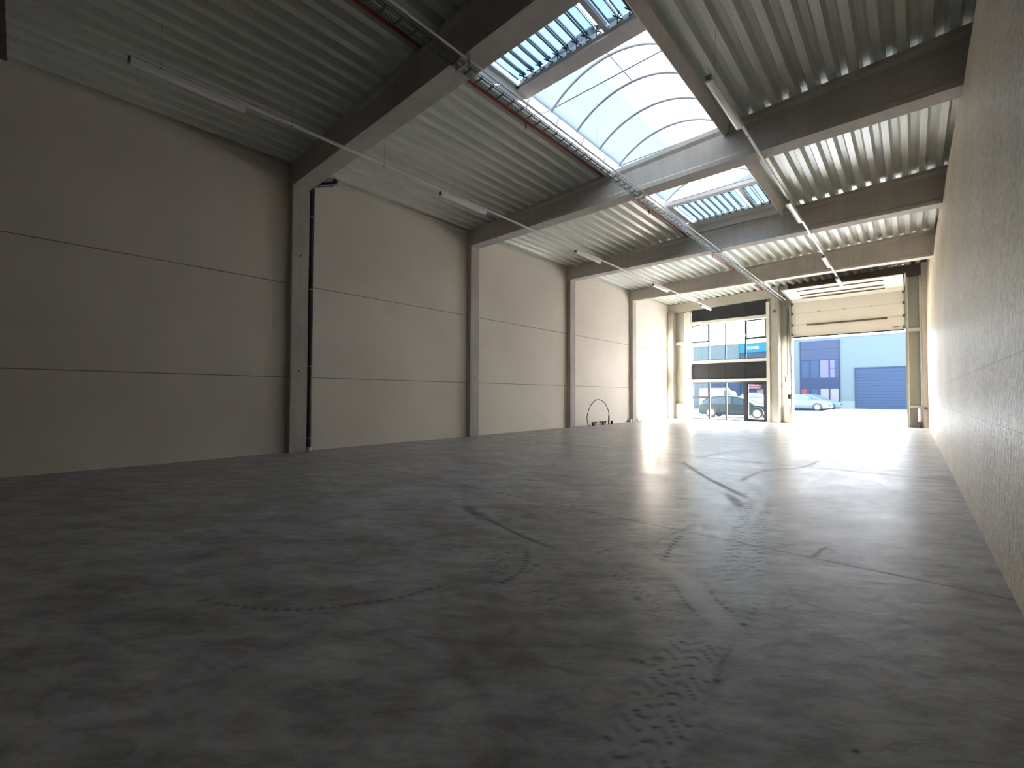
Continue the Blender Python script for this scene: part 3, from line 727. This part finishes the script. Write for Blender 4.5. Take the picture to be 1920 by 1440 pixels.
for b in BY:
    MB().box(-4.90, -4.62, b+0.02, b+0.06, zt-0.02, zt-0.008).box(-4.90, -4.88, b+0.02, b+0.06, zt-0.02, BZ).box(-4.64, -4.62, b+0.02, b+0.06, zt-0.02, BZ).build('hanger', M['galv'], t)
m = MB(); m.tube([(-4.86, 25.5, 6.12), (-4.70, 25.75, 5.95), (-4.66, 25.9, 5.6), (-4.70, 25.98, 2.4)], 0.02, 8)
m.tube([(-4.80, 25.5, 6.12), (-4.62, 25.75, 6.0), (-4.60, 25.9, 5.6), (-4.60, 25.98, 3.0)], 0.014, 8)
m.build('drop_cable', M['dark_steel'], t)
pl = ['red pipe under the roof deck in the dark nearest bay', 'red pipe under the roof deck alongside the large rooflight opening', 'red pipe under the roof deck alongside the small rooflight opening',
      'red pipe under the roof deck between the two farthest beams', 'short red pipe under the roof deck above the glazed front']
seg = [(0.2, BY[0]-0.01), (BY[0]+BW+0.01, BY[1]-0.01), (BY[1]+BW+0.01, BY[2]-0.01), (BY[2]+BW+0.01, BY[3]-0.01), (BY[3]+BW+0.01, 25.8)]
for (ya, yb), l in zip(seg, pl):
    x = -5.72; z = zr(x)-0.045
    t = thing('sprinkler_pipe', (x, ya, z), l, 'pipe', 'red sprinkler pipes')
    MB().tube([(x, ya, z), (x, yb, z)], 0.028, 10).build('pipe', M['red'], t)
    ym = ya + 0.42*(yb-ya)
    MB().tube([(x, ym, z), (x, ym, z-0.13)], 0.016, 8).tube([(x, ym, z-0.13), (x, ym, z-0.17)], 0.008, 8).build('sprinkler_drop', M['red'], t)
t = thing('hanging_wire', (-3.9, 19.0, zr(-3.9)), 'thin wire hanging from the deck before the farthest beam', 'wire')
MB().tube([(-3.9, 20.2, zr(-3.9)+0.05), (-3.9, 20.25, 6.35)], 0.006, 5).build('wire', M['galv'], t)

# black downpipe behind the nearest column
t = thing('downpipe', (-10.68, 4.66, 0), 'black rainwater downpipe beside the nearest column', 'pipe')
px, py = -10.69, 4.63
MB().tube([(px, py, 0.09), (px, py, 6.30)], 0.055, 16).build('pipe', M['pipe_black'], t, smooth=True)
MB().tube([(px, py, 6.26), (px, py, 6.36), (px, py+0.05, 6.42), (px, py+0.50, 6.60), (px, py+0.56, 6.66), (px, py+0.57, 6.76)], 0.057, 16).build('elbow', M['pipe_black'], t, smooth=True)
MB().tube([(px, py+0.12, 6.45), (px, py+0.17, 6.47)], 0.066, 16).tube([(px, py, 6.2), (px, py, 6.26)], 0.064, 16).tube([(px, py, 4.3), (px, py, 4.36)], 0.062, 16).build('socket', M['pipe_black'], t, smooth=True)
MB().tube([(px, py, 0.0), (px, py, 0.10)], 0.062, 16).build('base_socket', M['galv'], t, smooth=True)
for z in (0.32, 2.02, 3.86, 5.6):
    c = MB().tube([(px, py, z-0.012), (px, py, z+0.012)], 0.062, 16); c.box(px-0.12, px, py-0.008, py+0.008, z-0.01, z+0.01); c.tube([(px+0.055, py+0.03, z), (px+0.075, py+0.04, z)], 0.014, 8)
    c.build('pipe_clamp', M['galv'], t)

# cable loop and conduit stubs by the left wall
t = thing('cable_loop', (-10.45, 17.2, 0), 'black cable looped in an arch out of the floor by the left wall', 'cable')
pts = [(-10.45, 16.72, 0.0), (-10.45, 16.50, 0.10), (-10.45, 16.42, 0.40), (-10.46, 16.6, 0.78), (-10.46, 16.95, 1.06), (-10.46, 17.35, 1.16), (-10.46, 17.8, 1.05), (-10.45, 18.12, 0.80), (-10.45, 18.28, 0.45), (-10.45, 18.25, 0.0)]
sp_ = smoothpts([(p[1], p[2]) for p in pts], 6)
MB().tube([(-10.45, max(0, 1)*p[0], max(0.0, p[1])) for p in sp_], 0.016, 8).build('cable', M['black'], t, smooth=True)
MB().tube([(-10.45, 18.28, 0.42), (-10.45, 18.26, 0.16)], 0.034, 10).build('sleeve', M['black'], t)
MB().tube([(-10.45, 18.25, 0.0), (-10.45, 18.26, 0.18)], 0.036, 10).build('red_duct', M['rust'], t)
for k, (y, l, mt) in enumerate(((16.98, 'leftmost dark conduit stub beside the foot of the cable loop', 'black'), (17.2, 'conduit stub second from the left under the cable loop', 'galv'), (17.62, 'conduit stub in the middle under the cable loop', 'galv'),
                 (17.82, 'conduit stub just left of the red duct', 'black'), (18.05, 'conduit stub touching the red duct under the cable loop', 'galv'), (18.62, 'rightmost conduit stub, outside the cable loop', 'black'))):
    t = thing('conduit_stub', (-10.5, y, 0), l, 'pipe', 'conduit stubs rising from the floor')
    MB().tube([(-10.5, y, 0), (-10.5, y, 0.17)], 0.055, 12).build('stub', M[mt], t)
    MB().tube([(-10.5, y, 0.12), (-10.5, y, 0.175)], 0.062, 12).build('collar', M['dark_steel'], t)
for y, l in ((21.0-0.14, 'small steel anchor block at the near foot of the fourth column'), (21.62, 'small steel anchor block at the far foot of the fourth column')):
    t = thing('anchor_block', (-10.68, y, 0), l, 'bracket', 'anchor blocks at the fourth column')
    MB().box(-10.78, -10.62, y-0.1, y+0.06, 0, 0.14).build('block', M['galv'], t, bevel=0.01)
    MB().tube([(-10.7, y, 0.14), (-10.7, y, 0.2)], 0.02, 8).build('bolt', M['dark_steel'], t)

# small things on the front wall
t = thing('wall_pipework', (0.2, 25.9, 0.5), 'white and rusty pipes on the wall right of the loading door', 'pipe')
MB().tube([(0.20, 25.88, 0.27), (0.20, 25.88, 0.84)], 0.045, 10).build('white_pipe', M['white_plastic'], t)
MB().tube([(0.16, 25.88, 0.88), (0.33, 25.88, 0.88), (0.33, 25.72, 0.88), (0.48, 25.70, 0.88)], 0.02, 8).build('branch_pipe', M['galv'], t)
MB().tube([(0.22, 25.92, 0.0), (0.22, 25.92, 0.3)], 0.05, 10).build('lower_pipe', M['rust'], t)
MB().tube([(0.40, 25.70, 0.80), (0.40, 25.70, 0.90)], 0.04, 8).build('valve', M['rust'], t)
t = thing('control_box', (-4.73, 25.9, 2.0), 'white door control box on the sunlit strip left of the loading door', 'control box')
MB().box(-4.86, -4.70, 25.9, 26.2, 1.72, 2.05).build('box_body', M['white_plastic'], t, bevel=0.01)
MB().box(-4.84, -4.76, 25.86, 25.9, 1.85, 1.95).build('button_panel', M['galv'], t)
MB().tube([(-4.79, 25.97, 2.05), (-4.79, 25.97, 2.35)], 0.02, 8).build('cable_entry', M['black'], t)
t = thing('door_switch', (-4.62, 25.95, 1.2), 'small black switch low beside the loading door track', 'switch')
MB().box(-4.66, -4.57, 25.9, 26.2, 1.2, 1.42).build('switch_body', M['black'], t, bevel=0.008)
MB().box(-4.66, -4.57, 25.9, 26.03, 1.06, 1.15).build('label_plate', M['white_plastic'], t)
t = thing('socket_outlets', (-4.7, 25.98, 0.66), 'pair of socket outlets on a plate left of the loading door', 'socket')
MB().box(-4.83, -4.62, 25.99, 26.04, 0.52, 0.76).build('plate', M['steel_white'], t)
for x in (-4.78, -4.68): MB().tube([(x, 25.975, 0.66), (x, 25.992, 0.66)], 0.03, 10).build('outlet', M['white_plastic'], t)
t = thing('drop_conduit', (-5.16, 25.58, 6.1), 'thin conduit with a dark end box down the front pillar', 'conduit')
MB().tube([(-5.16, 25.58, 6.75), (-5.16, 25.58, 5.72)], 0.012, 8).build('tube', M['galv'], t)
MB().box(-5.21, -5.11, 25.54, 25.615, 5.6, 5.72).build('end_box', M['rust'], t)
t = thing('spare_cable', (-5.4, 25.95, 1.1), 'orange cable end in the recess beside the front pillar', 'cable')
MB().tube([(-5.45, 25.97, 1.42), (-5.41, 25.96, 1.47), (-5.37, 25.96, 1.42), (-5.36, 25.97, 1.1)], 0.012, 6).build('cable', M['yellow'], t)

# ------------------------------------------------------------------ outside
M['yard'] = plain('yard_concrete', (0.52, 0.50, 0.48), 0.9, 0, 0.12, 0.6)
M['asphalt'] = plain('asphalt', (0.0325, 0.039, 0.0455), 0.9, 0, 0.2, 2, spec=0.0)
M['shed'] = plain('pale_shed_cladding', (0.05129, 0.06816, 0.07488), 0.7, spec=0.0)
M['plinth'] = plain('pale_plinth', (0.07286, 0.09074, 0.0928), 0.8, spec=0.0)
M['slate'] = plain('slate_cladding', (0.02172, 0.02988, 0.04997), 0.6, spec=0.0)
M['slate2'] = plain('slate_cladding_dark', (0.01629, 0.02276, 0.04115), 0.6, spec=0.0)
M['roller'] = plain('roller_door_blue', (0.01991, 0.02988, 0.05173), 0.6, spec=0.0)
M['lilac'] = plain('lilac_blind', (0.05602, 0.05908, 0.1008), 0.7, spec=0.0)
M['office_glass'] = plain('office_glass', (0.01961, 0.03083, 0.05543), 0.15, spec=0.0)
M['shop_white'] = plain('shop_white', (0.08619, 0.08694, 0.09234), 0.7, spec=0.0)
M['teal'] = plain('teal_sign', (0.0112, 0.06682, 0.09576), 0.5, spec=0.0)
M['white'] = plain('sign_white', (0.1293, 0.1225, 0.1385), 0.5, spec=0.0)
M['signred'] = plain('sign_red', (0.08112, 0.02569, 0.03211), 0.5, spec=0.0)
m = MB(); m.box(-90, 60, 26.45, 120, -0.3, -0.012); struct(m.build('yard', M['yard']))
m = MB(); m.box(-60, -6.2, 47.5, 60, -0.012, 0.004); struct(m.build('parking_strip', M['asphalt']))
m = MB(); m.box(-9.6, -5.6, 26.2, 26.5, -0.1, 0.0); m.box(XL, 1.1, 26.42, 26.6, -0.2, 0.0); struct(m.build('trim_5', M['yard']))

BYD = 60.0
b = thing('warehouse', (-8, BYD, 0), 'pale blue warehouse across the yard with dark office fronts and a roller door', 'building')
MB().box(-48, 26, BYD, BYD+16, 0, 7.78).build('cladding', M['shed'], b)
MB().box(-5.85, -4.60, BYD-0.05, BYD, 0, 0.83).build('plinth', M['plinth'], b)
MB().box(-48, 26, BYD-0.04, BYD+0.1, 7.78, 7.86).build('coping', M['shop_white'], b)
def roller(x0, x1, h, lab):
    m = MB(); z = 0.02; st = 0.30; k = 0
    while z < h-0.05:
        m.box(x0, x1, BYD-0.08-0.012*(k % 2), BYD, z, min(z+st-0.015, h)); z += st; k += 1
    r = m.build('roller_door', M['roller'], b)
    MB().box(x0-0.07, x0, BYD-0.12, BYD, 0, h+0.07).box(x1, x1+0.07, BYD-0.12, BYD, 0, h+0.07).box(x0, x1, BYD-0.12, BYD, h, h+0.07).build('door_surround', M['slate2'], r)
roller(-4.53, 0.75, 4.33, ''); roller(-19.6, -15.98, 2.86, '')
# dark office front seen through the loading door
def office(x0, x1, full):
    MB().box(x0, x1, BYD-0.06, BYD, 6.62 if full else 6.62, 7.55).build('office_panel', M['slate'] if full else M['teal'], b)
    MB().box(x0, x1, BYD-0.07, BYD, 5.42, 6.58).build('office_panel', M['slate'], b)
    MB().box(x0, x1, BYD-0.06, BYD, 2.18, 3.33).build('office_panel', M['slate2'], b)
    MB().box(x0-0.06, x0, BYD-0.1, BYD, 0, 7.6).box(x1, x1+0.06, BYD-0.1, BYD, 0, 7.6).build('office_edge', M['slate2'], b)
    w = (x1-x0)/4
    for i in range(4):
        f = MB().box(x0+i*w, x0+i*w+0.06, BYD-0.06, BYD, 3.33, 5.42).box(x0+(i+1)*w-0.06, x0+(i+1)*w, BYD-0.06, BYD, 3.33, 5.42).box(x0+i*w+0.06, x0+(i+1)*w-0.06, BYD-0.06, BYD, 3.33, 3.39).box(x0+i*w+0.06, x0+(i+1)*w-0.06, BYD-0.06, BYD, 5.36, 5.42).build('upper_window', M['slate2'], b)
        MB().box(x0+i*w+0.06, x0+(i+1)*w-0.06, BYD-0.03, BYD, 3.39, 5.36).build('pane', M['lilac'] if (full and i >= 2) else M['office_glass'], f)
        if full and i == 3: MB().box(x0+i*w+0.06, x0+(i+1)*w-0.06, BYD-0.05, BYD, 4.4, 4.47).build('transom', M['slate2'], f)
        if full and i == 3: MB().box(x0+(i+1)*w-0.42, x0+(i+1)*w-0.06, BYD-0.045, BYD-0.03, 3.39, 5.36).build('dark_pane', M['slate'], f)
        f = MB().box(x0+i*w, x0+i*w+0.07, BYD-0.06, BYD, 0, 2.18).box(x0+(i+1)*w-0.07, x0+(i+1)*w, BYD-0.06, BYD, 0, 2.18).box(x0+i*w+0.07, x0+(i+1)*w-0.07, BYD-0.06, BYD, 0, 0.1).build('shopfront', M['slate2'], b)
        MB().box(x0+i*w+0.07, x0+(i+1)*w-0.07, BYD-0.03, BYD, 0.1, 2.18).build('pane', M['shop_white'] if i >= 2 else M['office_glass'], f)
office(-9.52, -5.93, True); office(-15.9, -12.4, False)
MB().box(-9.45, -8.9, BYD-0.08, BYD-0.03, 1.2, 2.1).build('window_poster', M['signred'], b)
s = MB().box(-15.9, -12.4, BYD-0.2, BYD-0.06, 6.66, 7.72).build('teal_sign', M['teal'], b)
m = MB(); x = -15.05
for k, wd in enumerate((0.16, 0.16, 0.18, 0.14, 0.16, 0.16, 0.08)): m.box(x, x+wd, BYD-0.23, BYD-0.2, 7.02 if k not in (2, 5) else 6.98, 7.40); x += wd+0.045
m.build('sign_lettering', M['white'], s)
s = MB().box(-15.0, -13.5, BYD-0.3, BYD-0.1, 2.2, 2.78).build('red_sign', M['signred'], b)
m = MB(); x = -14.85
for wd in (0.1, 0.06, 0.16, 0.13, 0.16, 0.12, 0.06): m.box(x, x+wd, BYD-0.33, BYD-0.3, 2.27, 2.45); x += wd+0.06
m.box(-14.8, -13.75, BYD-0.33, BYD-0.3, 2.56, 2.70); m.build('sign_lettering', M['white'], s)

# cars
def car(name, label, loc, rz, paint, glassc, L=4.25, H=1.47, W=1.76, kind='hatch'):
    o = thing(name, loc, label, 'car'); o.location = (0, 0, 0)
    # stations along x from rear (-L/2) to nose (L/2): u, z_low, z_belt, z_top, half width, roof half width factor
    if kind == 'hatch':
        S = [(-.50, .38, .60, .62, .74), (-.485, .24, .86, .90, .84), (-.44, .18, .93, 1.12, .88), (-.36, .18, .94, 1.36, .88), (-.24, .18, .94, 1.45, .88), (-.08, .18, .92, 1.47, .88),
             (.06, .18, .90, 1.41, .88), (.16, .18, .89, 1.20, .88), (.26, .18, .90, .95, .88), (.36, .18, .84, .86, .87), (.45, .20, .74, .76, .82), (.49, .26, .60, .62, .72), (.50, .34, .50, .52, .64)]
    else:
        S = [(-.50, .38, .70, .72, .70), (-.485, .24, .92, .95, .82), (-.40, .18, .95, .99, .87), (-.34, .18, .95, 1.10, .88), (-.22, .18, .94, 1.38, .88), (-.08, .18, .92, 1.44, .88),
             (.05, .18, .90, 1.38, .88), (.15, .18, .89, 1.16, .88), (.24, .18, .90, .94, .88), (.36, .18, .84, .86, .87), (.45, .20, .74, .76, .82), (.49, .26, .60, .62, .72), (.50, .34, .50, .52, .64)]
    kz = H/1.47; kw = W/1.76; ab = 0.0
    body = []; cab = []
    for u, zl, zb, zt, hw_ in S:
        x = u*L; h = hw_*kw; zl *= kz; zb *= kz; zt *= kz
        body.append([(x, -h*.93, zl), (x, -h, zl+.12), (x, -h, (zl+zb)*.55), (x, -h*.95, zb-.02), (x, -h*.86, zb+.01), (x, 0, zb+.03), (x, h*.86, zb+.01), (x, h*.95, zb-.02), (x, h, (zl+zb)*.55), (x, h, zl+.12), (x, h*.93, zl)])
        if zt-zb > 0.04*kz: cab.append((x, h, zb, zt))
    bd = MB().loft(body).build('body', paint, o, smooth=True)
    x0 = cab[0][0]-0.12; x1 = cab[-1][0]+0.05
    secs = [[(x0, -cab[0][1]*.84, cab[0][2]), (x0, -cab[0][1]*.7, cab[0][2]+.01), (x0, cab[0][1]*.7, cab[0][2]+.01), (x0, cab[0][1]*.84, cab[0][2])]]
    for x, h, zb, zt in cab: secs.append([(x, -h*.9, zb-.02), (x, -h*(.9-.22*min(1, (zt-zb)/.5)), zt-.03), (x, h*(.9-.22*min(1, (zt-zb)/.5)), zt-.03), (x, h*.9, zb-.02)])
    MB().loft(secs).build('glasshouse', glassc, o, smooth=True)
    # roof skin with pillars
    rf = [q for q in cab if q[3] > 1.1*kz]
    m = MB(); m.loft([[(x, -h*.70, zt-.045), (x, -h*.52, zt+.0), (x, 0, zt+.018), (x, h*.52, zt+.0), (x, h*.70, zt-.045), (x, 0, zt-.05)] for x, h, zb, zt in rf]); m.build('roof', paint, o, smooth=True)
    for sgn in (-1, 1):
        m = MB(); pts = [(x, sgn*h*(.905-.22*min(1, (zt-zb)/.5)), zt-.03) for x, h, zb, zt in cab]
        m.tube(pts, 0.03, 6)
        xm = -0.02*L; m.tube([(xm, sgn*.88*kw*.9, .92*kz), (xm-.05, sgn*.88*kw*.69, 1.42*kz)], 0.035, 6)
        m.build('roof_pillar', paint, o)
        MB().box(.17*L, .17*L+.12, sgn*(.88*kw)-.02+sgn*.07, sgn*(.88*kw)+.02+sgn*.07, .92*kz, 1.04*kz).tube([(.17*L+.06, sgn*.8*kw, .95*kz), (.17*L+.06, sgn*(.95*kw), .95*kz)], .02, 6).build('mirror', paint, o)
        MB().box(.43*L, .475*L, sgn*.62*kw-.10, sgn*.62*kw+.10, .58*kz, .70*kz).build('headlight', M['white'], o)
        MB().box(-.495*L, -.47*L, sgn*.66*kw-.09, sgn*.66*kw+.09, .68*kz, .86*kz).build('tail_light', M['signred'], o)
        for wx in (-.31*L, .31*L):
            y = sgn*.80*kw
            m = MB(); m.tube([(wx, y-sgn*.12, .315), (wx, y+sgn*.085, .315)], .315, 24); wh = m.build('wheel', M['black'], o)
            m = MB(); m.tube([(wx, y+sgn*.06, .315), (wx, y+sgn*.092, .315)], .20, 20); m.build('hubcap', M['galv'], wh)
            m = MB(); m.tube([(wx+.36*math.cos(t), sgn*.885*kw, .315+.36*math.sin(t)) for t in np.linspace(-.15, PI+.15, 14)], .03, 6, True); m.build('wheel_arch', M['black'], o)
    MB().box(.495*L, .505*L, -.45, .45, .40*kz, .52*kz).build('grille', M['black'], o)
    o.location = loc; o.rotation_euler = (0, 0, rz)
    return o
P = {}
for k, c, r in (('graphite', (0.01625, 0.026, 0.02925), .3), ('silver', (0.078, 0.104, 0.143), .3), ('pale', (0.078, 0.1235, 0.1625), .3), ('grey', (0.0455, 0.0715, 0.0975), .3), ('blue', (0.0117, 0.0325, 0.0715), .3)):
    P[k] = plain('paint_'+k, c, r, 0.0, spec=0.15)
CG = plain('car_glass', (0.02275, 0.039, 0.052), 0.12, spec=0.25); CG2 = plain('car_glass_pale', (0.0455, 0.091, 0.143), 0.12, spec=0.25)
car('hatchback', 'dark grey hatchback parked close outside the glazed front', (-8.2, 30.2, -0.012), 0, P['graphite'], CG, 4.25, 1.36)
car('saloon_car', 'silver car nearest the loading door in the row across the yard', (-8.05, 50.9, 0.004), 0, P['silver'], CG2, 4.5, 1.47, kind='sedan')
car('hatchback', 'pale car second in the row, behind the silver car', (-8.0, 53.6, 0.004), 0, P['pale'], CG, 4.3, 1.52)
car('hatchback', 'grey car farthest in the row, beside the dark office front', (-7.6, 56.4, 0.004), 0, P['grey'], CG, 4.3, 1.5)
car('hatchback', 'blue car behind the dark hatchback, seen through the glass door', (-9.3, 38.8, -0.012), math.radians(-62), P['blue'], CG2, 4.2, 1.55)
# white van seen through the lower window
v = thing('van', (-13.2, 43, 0), 'white box van beyond the lower window', 'van')
MB().box(-14.6, -12.5, 41.9, 43.8, 0.45, 2.05).build('box_body', M['white'], v, bevel=0.05)
MB().hexa([(-12.5, 42, .4), (-11.4, 42, .4), (-11.4, 43.7, .4), (-12.5, 43.7, .4), (-12.5, 42.1, 1.9), (-12.0, 42.1, 1.75), (-12.0, 43.6, 1.75), (-12.5, 43.6, 1.9)]).build('cab', M['shop_white'], v, bevel=0.04)
MB().box(-12.3, -11.9, 41.99, 42.06, 1.0, 1.4).build('side_window', CG, v)
for x in (-14.0, -12.0):
    for y in (42.05, 43.65): MB().tube([(x, y-.1, .315), (x, y+.1, .315)], .327, 18).build('wheel', M['black'], v)
